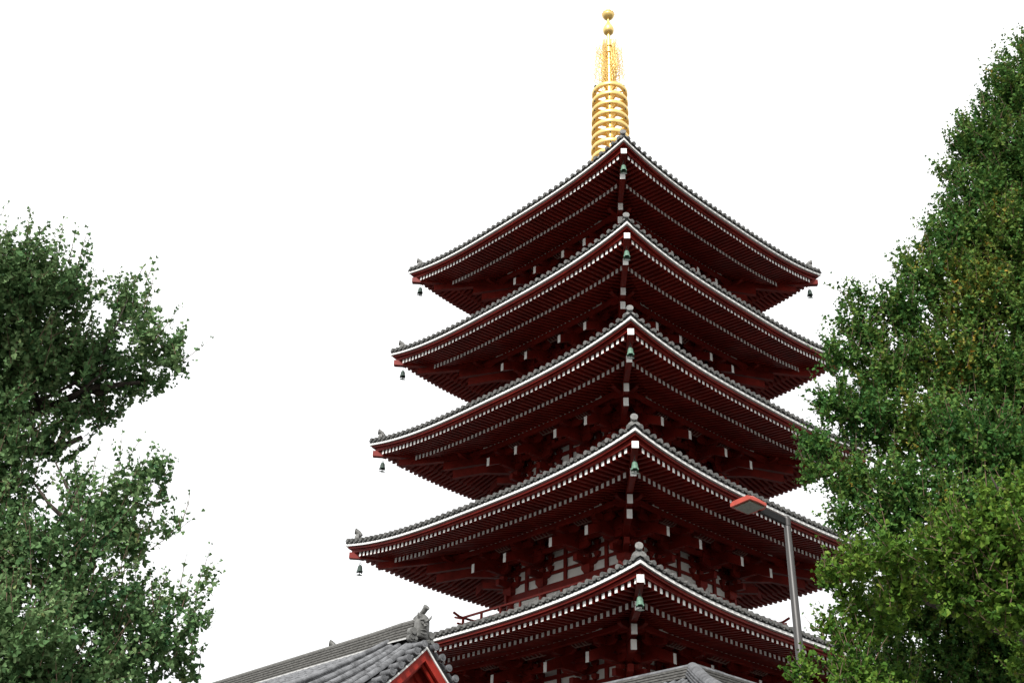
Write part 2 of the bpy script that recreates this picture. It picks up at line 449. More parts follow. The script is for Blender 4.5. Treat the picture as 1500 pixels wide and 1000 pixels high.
def make_storey(i):
    b, w, h = B[i], W[i], H[i]
    under2 = ROOFS[i][1]
    zf = (H[i + 1] + .42) if i < 4 else 9.4       # floor of the storey (roof below, or base hall)
    ztop = h - .20
    zbeam = h - 2.33                             # top of the head tie beam
    bx = (-b, -.405 * b, .405 * b, b)
    # plaster core
    mb = MB()
    for k in range(4):
        mb.grid([[rot(k, -b + .05, b - .05, zf), rot(k, b - .05, b - .05, zf)], [rot(k, -b + .05, b - .05, ztop), rot(k, b - .05, b - .05, ztop)]])
    wall = mb.build('storey_wall', [M_PLASTER], root)
    for k in range(4):
        for x in bx[:-1]:
            mb = MB()
            mb.tube([rot(k, x, b, zf), rot(k, x, b, zbeam)], .17, 12)
            c = mb.build('column', [M_RED], wall); shade_angle(c)
    # tie beams, wall-plane bracket beams and struts
    mb = MB()
    for k in range(4):
        e = b + .3
        for z, hh, dd in ((zbeam - .02, .30, .14), (zbeam - .72, .26, .12), (zbeam + .62, .13, .06), (zbeam + 1.16, .16, .07), (zbeam + 1.62, .18, .08)):
            ex = e if dd > .1 else b
            mb.beam(rot(k, -ex + (.0 if k % 2 == 0 else .01), b + dd / 2 - .03, z), rot(k, ex, b + dd / 2 - .03, z), dd, hh)
        # door and lattice panels below the beam on the middle bay, plain boards at the sides
        for q in range(9):
            x = -.36 * b + q * .09 * b
            mb.beam(rot(k, x, b + .0, zf), rot(k, x, b + .0, zbeam - .85), .10, .08, up=rot(k, 0, 1, 0))
        for xc in (-.7 * b, 0, .7 * b):
            mb.beam(rot(k, xc, b + .01, zbeam + .1), rot(k, xc, b + .01, ztop), .17, .08, up=rot(k, 0, 1, 0))
    mb.build('wall_beam', [M_RED], wall)

    def arm(mb, p, ax, L, wd, hh, nrm):
        """boat-shaped bracket arm: flat on top, the lower ends curved up"""
        p = Vector(p); ax = Vector(ax); nrm = Vector(nrm)
        pts = [(-L, hh), (L, hh), (L, hh * .5), (L * .86, hh * .22), (L * .66, hh * .05), (L * .45, 0), (-L * .45, 0), (-L * .66, hh * .05), (-L * .86, hh * .22), (-L, hh * .5)]
        a = [p + ax * x + UPZ * z + nrm * wd / 2 for x, z in pts]
        c = [p + ax * x + UPZ * z - nrm * wd / 2 for x, z in pts]
        mb.sweep([a, c])
    def block(mb, p, s, ax, nrm):
        """bearing block: square top, splayed foot"""
        p = Vector(p); ax = Vector(ax); nrm = Vector(nrm)
        def q(e, z): return [p + ax * e * a + nrm * e * c + UPZ * z for a, c in ((-1, -1), (1, -1), (1, 1), (-1, 1))]
        mb.sweep([q(s * .32, 0), q(s * .5, s * .35), q(s * .5, s * .75)])
    steps = ((0.0, 0.0), (.62, .46), (1.24, .90), (1.84, 1.34))
    z0 = zbeam + .13
    zs = [z0 + .0, z0 + .54, z0 + 1.06]
    for k in range(4):
        ax = rot(k, 1, 0, 0); nr = rot(k, 0, 1, 0)
        for x in (bx[0], bx[1], bx[2], bx[3]):
            corner = abs(x) > b - .01
            if corner and x > 0: continue            # each corner cluster is built once
            mb = MB()
            if not corner:
                dirs = [(ax, nr, x)]
                base = rot(k, x, b, 0)
                block(mb, base + UPZ * (z0 - .02), .46, ax, nr)
                for t in range(3):
                    outr = (.62, 1.24, 1.62)[t]
                    zz = z0 + .33 + t * .50
                    mb.beam(base + UPZ * (zz + .13) - nr * .1, base + nr * (outr + .22) + UPZ * (zz + .13), .20, .27)
                    for off in ((0,), (0, .62), (0, .62, 1.24))[t]:
                        p = base + nr * off + UPZ * zz
                        arm(mb, p - UPZ * .002, ax, .62 if t else .50, .17, .272, nr)
                        for sx in (-.5, 0, .5):
                            block(mb, p + ax * sx + UPZ * .272, .26, ax, nr)
                # outermost arm right under the purlin
                p = base + nr * 1.86 + UPZ * (z0 + .33 + 1.12)
                arm(mb, p, ax, .62, .18, .22, nr)
                for sx in (-.5, 0, .5): block(mb, p + ax * sx + UPZ * .22, .25, ax, nr)
            else:
                base = rot(k, x, b, 0)
                o2 = rot(k, -1, 1, 0).normalized(); n2 = Vector((-o2.y, o2.x, 0))
                block(mb, base + UPZ * (z0 - .02), .5, ax, nr)
                for t in range(3):
                    outr = (.62, 1.24, 1.62)[t]
                    zz = z0 + .33 + t * .50
                    mb.beam(base + UPZ * (zz + .13), base + o2 * (outr + .25) * 1.41 + UPZ * (zz + .132), .22, .27)
                    for dv, lv in ((nr, ax), (-ax, nr)):
                        mb.beam(base + UPZ * (zz + .128), base + dv * (outr + .2) + UPZ * (zz + .128), .19, .265)
                        for off in ((0,), (0, .62), (0, .62, 1.24))[t]:
                            p = base + dv * off + UPZ * (zz - .003)
                            arm(mb, p, lv, .55, .165, .27, dv)
                            for sx in (-.45, 0, .45): block(mb, p + lv * sx + UPZ * .272, .25, lv, dv)
                p = base + o2 * 2.5 + UPZ * (z0 + .33 + 1.12)
                for lv, dv in ((ax, nr), (nr, ax)):
                    arm(mb, p, lv, .7, .18, .22, dv)
            mb.build('bracket_set', [M_RED], wall)
        # sloping tail beams with white ends
        for x in (-.39 * w if False else bx[0], bx[1], bx[2], bx[3]):
            mb = MB()
            zc = h - 1.49
            xo = x
            mb.beam(rot(k, xo, b + 2.22, zc), rot(k, xo, b + .1, zc + 1.0), .165, .35, cap=1, plumb=True)
            mb.build('tail_beam', [M_RED, M_WHITE], wall)
        mb = MB()
        mb.beam(rot(k, b + 2.30, b + 2.30, h - 1.47), rot(k, b, b, h - .82), .21, .36, cap=1, plumb=True)
        mb.beam(rot(k, b + 2.62, b + 2.62, h - 1.06), rot(k, b + .4, b + .4, h - .52), .21, .36, cap=1, plumb=True)
        mb.build('tail_beam', [M_RED, M_WHITE], wall)
    # curved ribs of the little coved ceilings between the bracket sets
    for k in range(4):
        for xa, xb in ((bx[0], bx[1]), (bx[1], bx[2]), (bx[2], bx[3])):
            mb = MB()
            for q in range(5):
                x = xa + (xb - xa) * (.34 + .08 * q)
                pts = []
                for s in range(5):
                    f = s / 4
                    pts.append(rot(k, x, b + 1.30 + .48 * math.sin(f * PI / 2), z0 + 1.46 + .36 * (1 - math.cos(f * PI / 2)) + .02))
                for u, v in zip(pts, pts[1:]): mb.beam(u, v, .022, .04, mi=0)
            mb.beam(rot(k, xa + (xb - xa) * .3, b + 1.30, z0 + 1.50), rot(k, xa + (xb - xa) * .7, b + 1.30, z0 + 1.50), .05, .03, mi=0)
            mb.build('cove_rib', [M_RIB], wall)
    # through beams along the side at each bracket step
    mb = MB()
    for k in range(4):
        for off, zz in ((.62, z0 + 1.22), (1.24, z0 + 1.74)):
            e = b + off
            mb.beam(rot(k, -e, e, zz), rot(k, e, e, zz), .15, .19)
        nb = int(2 * (b + 1.5) / .42)
        for q in range(nb):
            x = -(b + 1.5) + (q + .5) * 2 * (b + 1.5) / nb
            for off, zz in ((.62, z0 + 1.36), (1.24, z0 + 1.88)):
                if abs(x) < b + off - .1: block(mb, rot(k, x, b + off, zz - .04), .20, rot(k, 1, 0, 0), rot(k, 0, 1, 0))
            mb.beam(rot(k, x, b + 1.86, z0 + 1.60), rot(k, x, b + 1.86, z0 + 1.76), .15, .15, up=rot(k, 0, 1, 0))
        rows = [[rot(k, -(b + o), b + o, z) , rot(k, b + o, b + o, z)] for o, z in ((.0, z0 + 1.80), (1.3, z0 + 1.86), (1.86, z0 + 1.95))]
        mb.grid(rows, 0)
    mb.build('step_beam', [M_RED], wall)
    # balcony and railing
    if i < 4:
        r = b + 1.42
        zr = H[i + 1] + (1.86 if i == 3 else 1.30)
        mb = MB()
        for k in range(4):
            mb.beam(rot(k, -r - .1, r - .35, zr - 1.0), rot(k, r + .1 - .72, r - .35, zr - 1.0), .9, .10)
            mb.beam(rot(k, -r - .12, r + .06, zr - 1.02), rot(k, r + .12, r + .06, zr - 1.02), .12, .16)
        mb.build('balcony_floor', [M_RED], wall)
        mb = MB()
        for k in range(4):
            dz = .012 * (k % 2)
            for z, s, ext in ((zr - dz, .075, .55), (zr - .30 - dz, .065, .32), (zr - .62 - dz, .085, .34)):
                pts = [rot(k, -r - ext, r, z + (.12 if s == .075 else .0)), rot(k, -r - ext * .4, r, z + .01), rot(k, -r, r, z), rot(k, r, r, z), rot(k, r + ext * .4, r, z + .01), rot(k, r + ext, r, z + (.12 if s == .075 else .0))]
                for u, v in zip(pts, pts[1:]): mb.beam(u, v, s, s * 1.05)
            npost = 9
            for q in range(npost):
                x = -r + 2 * r * q / (npost - 1)
                if q == npost - 1: continue
                zt_ = zr - .02 if q % 1 == 0 else zr - .3
                mb.beam(rot(k, x, r, zr - .95), rot(k, x, r, zt_), .085, .085, up=rot(k, 0, 1, 0))
                mb.lathe([(.001, .06), (.06, .04), (.07, 0), (.05, -.05), (.001, -.055)], 8, rot(k, x, r + .055, zr - .40), mi=1)
        mb.build('railing', [M_RAIL, M_GOLD], wall)
    return wall

for i in range(5): make_storey(i)

# the base hall the pagoda stands on
mb = MB()
for k in range(4):
    mb.grid([[rot(k, -7.5, 7.5, 0), rot(k, 7.5, 7.5, 0)], [rot(k, -7.5, 7.5, 8.6), rot(k, 7.5, 7.5, 8.6)]], 0)
    for q in range(8):
        x = -7.5 + 15 * q / 7
        mb.beam(rot(k, x, 7.52, 0), rot(k, x, 7.52, 8.4), .4, .3, up=rot(k, 0, 1, 0), mi=1)
    for z in (.6, 4.2, 8.2): mb.beam(rot(k, -7.6, 7.58, z), rot(k, 7.6, 7.58, z), .2, .35, mi=1)
    mb.grid([[rot(k, -8.2, 8.2, 8.58), rot(k, 8.2, 8.2, 8.58)], [rot(k, -3.7, 3.7, 9.7), rot(k, 3.7, 3.7, 9.7)]], 2)
mb.build('base_hall', [M_PLASTER, M_RED, M_TILE], root)

# ------------------------------------------------------------------ golden spire
def make_spire():
    z_roof = H[0] - SAG + .26 + 4.0
    mb = MB()
    mb.box((0, 0, z_roof + .1), (1.7, 1.7, .9))
    mb.box((0, 0, z_roof + .62), (1.9, 1.9, .14))
    mb.lathe([(.78, z_roof + .69), (.76, z_roof + .95), (.62, z_roof + 1.25), (.35, z_roof + 1.42), (.30, z_roof + 1.5), (.62, z_roof + 1.72), (.66, z_roof + 1.78), (.2, z_roof + 1.85)], 28)
    zr0 = z_roof + 1.7
    mb.tube([(0, 0, zr0), (0, 0, 45.95)], .20, 14)
    mb.tube([(0, 0, 45.9), (0, 0, 48.0)], .185, 14)
    mb.tube([(0, 0, 47.98), (0, 0, 49.5)], .145, 14)
    mb.tube([(0, 0, 49.4), (0, 0, 51.4)], [.085, .06], 12)
    for z in (46.9, 47.5, 48.0, 48.5, 49.0): mb.lathe([(.05, z - .05), (.215, z - .03), (.215, z + .03), (.05, z + .05)], 14)
    spire = mb.build('spire', [M_GOLD], root); shade_angle(spire)
    zt0 = 45.50
    for q in range(9):
        z = zt0 - q * .672
        R = .955 + q * .0135
        mb = MB()
        # broad band, open inside: outer face, inner face, rims
        n = 56
        secs = []
        for a in range(n + 1):
            an = 2 * PI * a / n
            c, s = math.cos(an), math.sin(an)
            secs.append([(c * (R), s * (R), z), (c * (R + .03), s * (R + .03), z - .04), (c * (R + .03), s * (R + .03), z - .20), (c * R, s * R, z - .24),
                         (c * (R - .06), s * (R - .06), z - .20), (c * (R - .22), s * (R - .22), z - .13), (c * (R - .22), s * (R - .22), z - .09), (c * (R - .06), s * (R - .06), z - .02)])
        mb.sweep(secs, 0, caps=False)
        # hub funnel and spokes to the band
        mb.lathe([(.19, z + .02), (.33, z - .02), (.33, z - .08), (.22, z - .36), (.19, z - .40)], 16)
        for s in range(8):
            an = 2 * PI * (s + .5) / 8
            c, d = math.cos(an), math.sin(an)
            mb.beam((c * .28, d * .28, z - .10), (c * (R - .2), d * (R - .2), z - .12), .11, .04)
        ring = mb.build('spire_ring', [M_GOLD], spire); shade_angle(ring)
        mb = MB()
        for s in range(6):
            an = 2 * PI * s / 6 + .2
            c, d = math.cos(an) * (R - .02), math.sin(an) * (R - .02)
            mb.lathe([(.01, -.24), (.028, -.25), (.034, -.30), (.042, -.33), (.001, -.33)], 8, (c, d, z + .02))
        mb.build('ring_bell', [M_VERD_D], spire)
    # openwork flame: four upright fins of curling tendrils
    rr = random.Random(11)
    for fin in range(6):
        mb = MB()
        an = fin * PI / 3 - PROT + .06
        ax = Vector((math.cos(an), math.sin(an), 0)); sd = Vector((-ax.y, ax.x, 0))
        # stems that leave the mast, curve up and branch with hooked tips
        for s in range(8):
            z0 = 45.95 + s * .33
            L = .80 - .02 * s
            hgt = min(1.75, 49.55 - z0)
            if hgt < .3: continue
            for br in range(3):
                reach = L * (1 - .27 * br)
                pts = []
                m = 14
                for q in range(m + 1):
                    f = q / m
                    x = .12 + (reach - .12) * (1 - (1 - min(1, f * 1.8)) ** 2) + .045 * math.sin(f * 15 + br * 2 + s)
                    z = z0 + hgt * (.75 + .18 * br) * f ** 1.35 * .82
                    pts.append(ax * x + UPZ * z + sd * .03 * math.sin(f * 9 + s + br))
                mb.tube(pts, [.022 * (1 - .5 * q / m) for q in range(m + 1)], 5)
                for q in range(2, m, 2):
                    p = pts[q]; sg = 1 if q % 4 == 0 else -1
                    mb.tube([p, p + ax * .06 * sg + UPZ * .05, p + ax * .075 * sg + UPZ * .12, p + ax * .03 * sg + UPZ * .17], [.014, .013, .010, .004], 4)
        # sloping base stay
        mb.tube([ax * .15 + UPZ * 45.72, ax * .45 + UPZ * 45.95, ax * .78 + UPZ * 46.12], [.03, .025, .02], 6)
        mb.build('flame_fin', [M_GOLD], spire)
        if fin % 3: continue
        mb = MB()
        mb.lathe([(.01, .0), (.05, -.02), (.075, -.12), (.09, -.17), (.001, -.17)], 8, ax * .78 + UPZ * 46.1)
        mb.build('spire_bell', [M_VERD_D], spire)
    mb = MB()
    mb.lathe([(.001, 49.98), (.17, 50.0), (.29, 50.12), (.315, 50.3), (.30, 50.42), (.22, 50.62), (.13, 50.78), (.07, 50.98), (.06, 51.05)], 24)
    o = mb.build('dragon_wheel', [M_GOLD], spire, smooth=True); o.name = 'lower_jewel'
    mb = MB()
    mb.lathe([(.06, 51.18), (.16, 51.2), (.27, 51.3), (.34, 51.42), (.35, 51.5), (.30, 51.52)], 24)
    for q in range(12):   # lotus petals around the jewel
        an = 2 * PI * q / 12
        c, s = math.cos(an), math.sin(an)
        t = Vector((-s, c, 0)); r = Vector((c, s, 0))
        a = r * .28 + UPZ * 51.38; b_ = r * .37 + UPZ * 51.5; d = r * .36 + UPZ * 51.62
        mb.add([a - t * .06, a + t * .06, b_ + t * .085, d, b_ - t * .085], [(0, 1, 2, 3, 4)])
    mb.lathe([(.28, 51.45), (.30, 51.56), (.27, 51.68), (.18, 51.79), (.07, 51.86), (.02, 51.93), (.001, 51.94)], 20)
    mb.build('top_jewel', [M_GOLD], spire, smooth=True)
make_spire()

# ------------------------------------------------------------------ wind bells under the eave corners
def make_bell():
    o = empty('wind_bell', (0, 0, 0), 'x', 'wind bell', 'wind bells under the eave corners')
    mb = MB()
    mb.lathe([(.001, .0), (.05, -.01), (.09, -.05), (.115, -.13), (.125, -.24), (.15, -.32), (.155, -.35), (.14, -.35), (.11, -.25)], 16)
    # four down-pointed lips
    for q in range(4):
        an = PI / 4 + PI / 2 * q
        c, s = math.cos(an), math.sin(an)
        r = Vector((c, s, 0)); t = Vector((-s, c, 0))
        mb.add([r * .15 - t * .07 + UPZ * -.33, r * .15 + t * .07 + UPZ * -.33, r * .175 + UPZ * -.41], [(0, 1, 2)])
    body = mb.build('bell_body', [M_VERD], o, smooth=True)
    mb = MB()
    ring = [(.05 * math.cos(a), 0, .05 + .05 * math.sin(a)) for a in np.linspace(0, 2 * PI, 13)]
    mb.tube(ring, .012, 6, ends=False)
    mb.tube([(0, 0, .09), (0, 0, .42)], .010, 6)
    mb.build('hanger', [M_VERD_D], o)
    mb = MB()
    mb.tube([(0, 0, -.2), (0, 0, -.44)], .014, 6)
    mb.beam((0, 0, -.40), (0, 0, -.41), .02, .02)
    n = [(-.16, -.52), (-.14, -.49), (-.05, -.47), (0, -.42), (.05, -.47), (.14, -.49), (.16, -.52), (0, -.55)]
    mb.sweep([[(x, -.012, z) for x, z in n], [(x, .012, z) for x, z in n]])
    mb.build('clapper', [M_VERD_D], o)
    return o
bell0 = make_bell()
ORD = ['topmost roof', 'second roof from the top', 'third roof from the top', 'fourth roof from the top', 'lowest visible roof']
def place_bell(i, sx, sy, label, first=[True]):
    if first[0]:
        o = bell0; first[0] = False
    else:
        o = bell0.copy(); COL.objects.link(o)
        for ch in bell0.children:
            c = ch.copy(); c.parent = o; COL.objects.link(c)
    if not (sx > 0 and sy < 0):                     # side-tip bells: their dark look against the sky is painted into the colour
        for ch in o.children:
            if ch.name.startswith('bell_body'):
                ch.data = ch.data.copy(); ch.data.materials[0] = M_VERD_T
    d = W[i] * .945
    o.location = pagoda_loc(sx * d, sy * d, H[i] - .88)
    o.scale = (.9, .9, .9)
    o.rotation_euler = (0, 0, PROT + PI / 4 + (.3 if sx < 0 else 0))
    o['label'] = label
for i in range(5):
    place_bell(i, 1, -1, 'green bronze wind bell hanging at the near corner of the ' + ORD[i])
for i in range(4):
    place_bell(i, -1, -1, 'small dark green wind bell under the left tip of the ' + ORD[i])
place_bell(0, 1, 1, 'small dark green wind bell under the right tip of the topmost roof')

# ------------------------------------------------------------------ tiled halls in front
AX = Vector((-math.cos(PROT), -math.sin(PROT), 0))      # along the ridge, away to the left
NL = Vector((math.sin(PROT), -math.cos(PROT), 0))       # down the slope towards the viewer's left

def tile_row(mb, f, t0, t1, r, seg, mi=0):
    """one barrel-tile row down a slope, each tile slightly lapping the next"""
    n = max(2, int(round(abs(t1 - t0) / seg)))
    for q in range(n):
        a = t0 + (t1 - t0) * q / n; b_ = t0 + (t1 - t0) * (q + 1.06) / n
        pa, na, sa = f(a); pb, nb, sb = f(b_)
        s0 = [pa + sa * r * .93 * math.cos(an) + na * (r * .93 * math.sin(an)) for an in np.linspace(-.35, PI + .35, 9)]
        s1 = [pb + sb * r * math.cos(an) + nb * (r * math.sin(an) + .004) for an in np.linspace(-.35, PI + .35, 9)]
        mb.sweep([s0, s1], mi)

def noshi_ridge(mb, path, base_w, h, layers, r_top, mi_a=0, mi_b=0, mi_top=0, mi_core=None):
    """stacked ridge: thin courses with shadow gaps, a round tile on top. path: list of (point, side)"""
    dz = h / layers
    for l in range(layers):
        wd = base_w * (1 - .32 * l / layers) / 2
        secs = []
        for p, sd in path:
            a = p + UPZ * (l * dz + .004); c = p + UPZ * ((l + .70) * dz)
            secs.append([a - sd * wd, a + sd * wd, c + sd * (wd + .006), c - sd * (wd + .006)])
        mb.sweep(secs, mi_b if l == 0 else mi_a)
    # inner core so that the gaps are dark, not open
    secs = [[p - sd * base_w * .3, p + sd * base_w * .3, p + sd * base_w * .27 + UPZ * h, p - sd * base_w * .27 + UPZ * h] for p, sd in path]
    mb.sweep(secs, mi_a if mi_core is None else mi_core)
    secs = [[p + UPZ * h + sd * r_top * math.cos(an) + UPZ * r_top * .9 * math.sin(an) for an in np.linspace(-.3, PI + .3, 9)] for p, sd in path]
    mb.sweep(secs, mi_top)

def make_hall():
    P0 = at(625, 951, 30.0)                    # peak of the white gable edge
    zr = P0.z + .22                            # ridge line of the tile bed
    o = empty('temple_hall', (P0.x, P0.y, 0), 'grey tiled hall roof with red gable end and face-like ridge tile at lower left', 'hall')
    org = (P0.x, P0.y, 0)
    G = Vector((P0.x, P0.y, 0))
    L = 17.0
    def mk(s): return max(0.0, 1 - s / 1.5) ** 1.3        # the roof curls down towards the verge
    def f(t, s=0.0): return .17 * (mk(s) - mk(.0)) + (.66 + .36 * mk(s)) * t - (.025 + .035 * mk(s)) * t * t
    def fs(t, s=0.0): return (.66 + .36 * mk(s)) - 2 * (.025 + .035 * mk(s)) * t
    T = 4.6
    SS = [0, .2, .4, .6, .8, 1.0, 1.2, 1.5, 2, L]
    def P(s, t, sg): return G + AX * s + NL * (t * sg) + UPZ * (zr - f(t, s))
    # roof bed
    mb = MB()
    for sg in (1, -1):
        mb.grid([[P(s, t, sg) for s in SS] for t in np.linspace(0, T, 15)], 1, flip=sg < 0)
        mb.grid([[P(s, t, sg) - UPZ * .14 for s in SS] for t in np.linspace(0, T, 15)], 1, flip=sg > 0)
        mb.grid([[P(0, t, sg) - UPZ * z for z in (0, .14)] for t in np.linspace(0, T, 15)], 1, flip=sg > 0)
        # tile rows
        s = .62
        while s < L:
            def fr(t, s=s, sg=sg):
                n = (NL * sg * fs(t, s) + UPZ).normalized()
                return P(s, t, sg) + n * .01, n, AX
            tile_row(mb, fr, .16, T + .06, .100, .42, 0)
            s += .34
        # flat pan tiles show as small steps between the rows
        s = .62 + .17
        while s < L and sg == 1:
            for q in range(15):
                t = .2 + q * .29
                p = P(s, t, sg); n = (NL * sg * fs(t, s) + UPZ).normalized()
                d = (NL * sg - UPZ * fs(t, s)).normalized()
                mb.beam(p + d * .0 + n * .012, p + d * .30 + n * .03, .085, .018, up=n, mi=0)
            s += .34
    roof = mb.build('tiled_roof', [M_TILE_L, M_DARK], o, org=org)
    # verge: round tile ends lying out over the gable, with an edge row along it
    mb = MB()
    for sg in (1, -1):
        k = 0
        t = .16
        while t < T:
            n = (NL * sg * fs(t) + UPZ).normalized(); d = (NL * sg - UPZ * fs(t)).normalized()
            p = P(0, t, sg) + n * .05
            mb.tube([p + AX * .46, p - AX * .14], .086, 12)
            mb.tube([p - AX * .135, p - AX * .165], .098, 12)
            mb.tube([p - AX * .16, p - AX * .175], .045, 8)
            p2 = P(0, t + .15, sg) + n * .0
            mb.beam(p2 + AX * .42, p2 - AX * .08, .17, .05, up=n)
            t += .285 / math.sqrt(1 + fs(t) ** 2) * 1.18
        def fr(t, sg=sg):
            n = (NL * sg * fs(t, .34) + UPZ).normalized()
            return P(.34, t, sg) + n * .06, n, AX
        tile_row(mb, fr, .1, T + .06, .10, .34, 0)
    ve = mb.build('verge_tile', [M_TILE_L], roof); shade_angle(ve)
    ve.location = (0, 0, 0)
    for v in ve.data.vertices: v.co -= Vector(org)
    # white gable edge, red bargeboard
    mb = MB()
    for sg in (1, -1):
        for (s0, s1, z0, z1, mi) in ((-.02, .10, -.205, -.142, 0), (.02, .10, -.50, -.207, 1), (.08, .55, -.30, -.20, 1), (.16, .22, -.62, -.50, 1)):
            secs = []
            for t in np.linspace(0, T, 15):
                # mitred at the peak: measured straight down from the bed
                p = P(0, t, sg)
                secs.append([p + AX * s0 + UPZ * z0, p + AX * s1 + UPZ * z0, p + AX * s1 + UPZ * z1, p + AX * s0 + UPZ * z1])
            mb.sweep(secs, mi)
    mb.build('bargeboard', [M_WHITE, M_REDWALL], roof, org=org)
    # gable wall with raised battens
    mb = MB()
    top = zr - .30
    pts = [P(.55, t, 1) - UPZ * .25 for t in np.linspace(3.2, 0, 9)] + [P(.55, t, -1) - UPZ * .25 for t in np.linspace(0, 3.2, 9)][1:]
    z_low = zr - f(3.2) - .25
    mb.add(pts, [tuple(range(len(pts)))], 0)
    for t in (-1.9, -1.2, -.6, .6, 1.2, 1.9):
        zt_ = zr - f(abs(t)) - .75
        mb.beam(G + AX * .53 + NL * t + UPZ * z_low, G + AX * .53 + NL * t + UPZ * zt_, .10, .06, up=AX)
    mb.beam(G + AX * .5 + NL * 3.2 + UPZ * z_low, G + AX * .5 - NL * 3.2 + UPZ * z_low, .2, .3)
    for sg in (1, -1):   # inner frame following the slope
        secs = []
        for t in np.linspace(0.0, 3.0, 9):
            p = P(0, t, sg)
            secs.append([p + AX * .46 - UPZ * .80, p + AX * .56 - UPZ * .80, p + AX * .56 - UPZ * .62, p + AX * .46 - UPZ * .62])
        mb.sweep(secs)
    mb.build('gable_wall', [M_REDWALL], o, org=org)
    # descending ridge set back from the verge on each slope
    mb = MB()
    for sg in (1, -1):
        path = [(P(1.47, t, sg) + UPZ * .04, AX) for t in np.linspace(.2, T - .5, 13)]
        noshi_ridge(mb, path, .24, .12, 3, .10)
    mb.build('descending_ridge', [M_TILE_L], roof, org=org)
    # main ridge
    mb = MB()
    path = [(G + AX * s + UPZ * (zr - .04 + .17 * (1 - mk(s)) + .17 * max(0, 1 - s / 2.5) ** 2), NL) for s in (.42, .8, 1.2, 2, 3, 6, 11, L)]
    noshi_ridge(mb, path, .46, .47, 6, .10, 0, 0, 0, 2)
    for sg in (1, -1):     # edge course at the foot of the ridge, its caught light painted pale
        secs = [[p + NL * sg * .19 + UPZ * .0, p + NL * sg * .27 - UPZ * .03, p + NL * sg * .27 + UPZ * .01, p + NL * sg * .19 + UPZ * .04] for p, _ in path]
        mb.sweep(secs, 1)
    mb.build('main_ridge', [M_TILE_D, M_TILE_P, M_DARK], roof, org=org)
    # face-like ridge end tile with the round tile thrust up over it
    mb = MB()
    out = -AX
    c = G + AX * .34 + UPZ * (zr + .44)
    def disc(pt, r0, th, n=12): mb.tube([pt, pt + out * th], r0, n)
    prof = [(-.19, -.30), (-.215, -.05), (-.205, .15), (-.15, .27), (-.06, .32), (.06, .32), (.15, .27), (.205, .15), (.215, -.05), (.19, -.30)]
    mb.sweep([[c + NL * x + UPZ * z for x, z in prof], [c + out * .13 + NL * x + UPZ * z for x, z in prof], [c + out * .16 + NL * x * .8 + UPZ * z * .85 for x, z in prof]])
    for sx in (-1, 1):
        disc(c + out * .14 + NL * .075 * sx + UPZ * .08, .042, .05)              # eyes
        mb.tube([c + out * .15 + NL * .15 * sx + UPZ * .15, c + out * .2 + NL * .07 * sx + UPZ * .165, c + out * .18 + NL * .02 * sx + UPZ * .12], [.02, .03, .02], 7)   # brows
        mb.tube([c + out * .13 + NL * .17 * sx + UPZ * .2, c + out * .16 + NL * .22 * sx + UPZ * .27, c + out * .16 + NL * .235 * sx + UPZ * .34], [.035, .025, .006], 7)  # horns
        # scrolls at either foot
        for r, dx, dz in ((.13, .29, -.20), (.10, .33, -.36), (.09, .22, -.36)):
            disc(c + NL * dx * sx + UPZ * dz - out * .02, r, .13)
            disc(c + NL * dx * sx + UPZ * dz + out * .1, r * .55, .045)
    mb.tube([c + out * .15 + UPZ * .06, c + out * .23 - UPZ * .02, c + out * .17 - UPZ * .05], [.025, .045, .03], 8)       # nose
    mb.tube([c + out * .15 + NL * -.11 - UPZ * .12, c + out * .19 - UPZ * .10, c + out * .15 + NL * .11 - UPZ * .12], .022, 7)   # lips
    mb.tube([c + out * .15 + NL * -.10 - UPZ * .19, c + out * .18 - UPZ * .21, c + out * .15 + NL * .10 - UPZ * .19], .022, 7)
    mb.tube([c - out * .25 + UPZ * .26, c - out * .05 + UPZ * .32, c + out * .10 + UPZ * .40, c + out * .20 + UPZ * .49], [.065, .07, .072, .08], 12)
    mb.tube([c + out * .195 + UPZ * .486, c + out * .225 + UPZ * .512], .09, 12)
    g = mb.build('ridge_end_tile', [M_ORN], roof, org=org); shade_angle(g)
    # body of the hall below
    mb = MB()
    ze = zr - f(T)
    for sg in (1, -1):
        a = G + AX * .8 + NL * 3.2 * sg; b_ = G + AX * (L - .8) + NL * 3.2 * sg
        mb.beam(a + UPZ * ze / 2 + UPZ * .2, b_ + UPZ * ze / 2 + UPZ * .2, .2, ze + .4, mi=0)
        for q in range(7):
            p = a + (b_ - a) * q / 6 + NL * .11 * sg
            mb.tube([p, p + UPZ * (ze + .5)], .17, 10, mi=1)
        mb.beam(a + UPZ * (ze + .25) + NL * .16 * sg, b_ + UPZ * (ze + .25) + NL * .16 * sg, .18, .35, mi=1)
    for s in (.8, L - .8):
        a = G + AX * s + NL * 3.1; b_ = G + AX * s - NL * 3.1
        mb.beam(a + UPZ * ze / 2 + UPZ * .4, b_ + UPZ * ze / 2 + UPZ * .4, .2, ze + .8, mi=0)
    mb.build('hall_body', [M_PLASTER, M_RED], o, org=org)
    return o
make_hall()

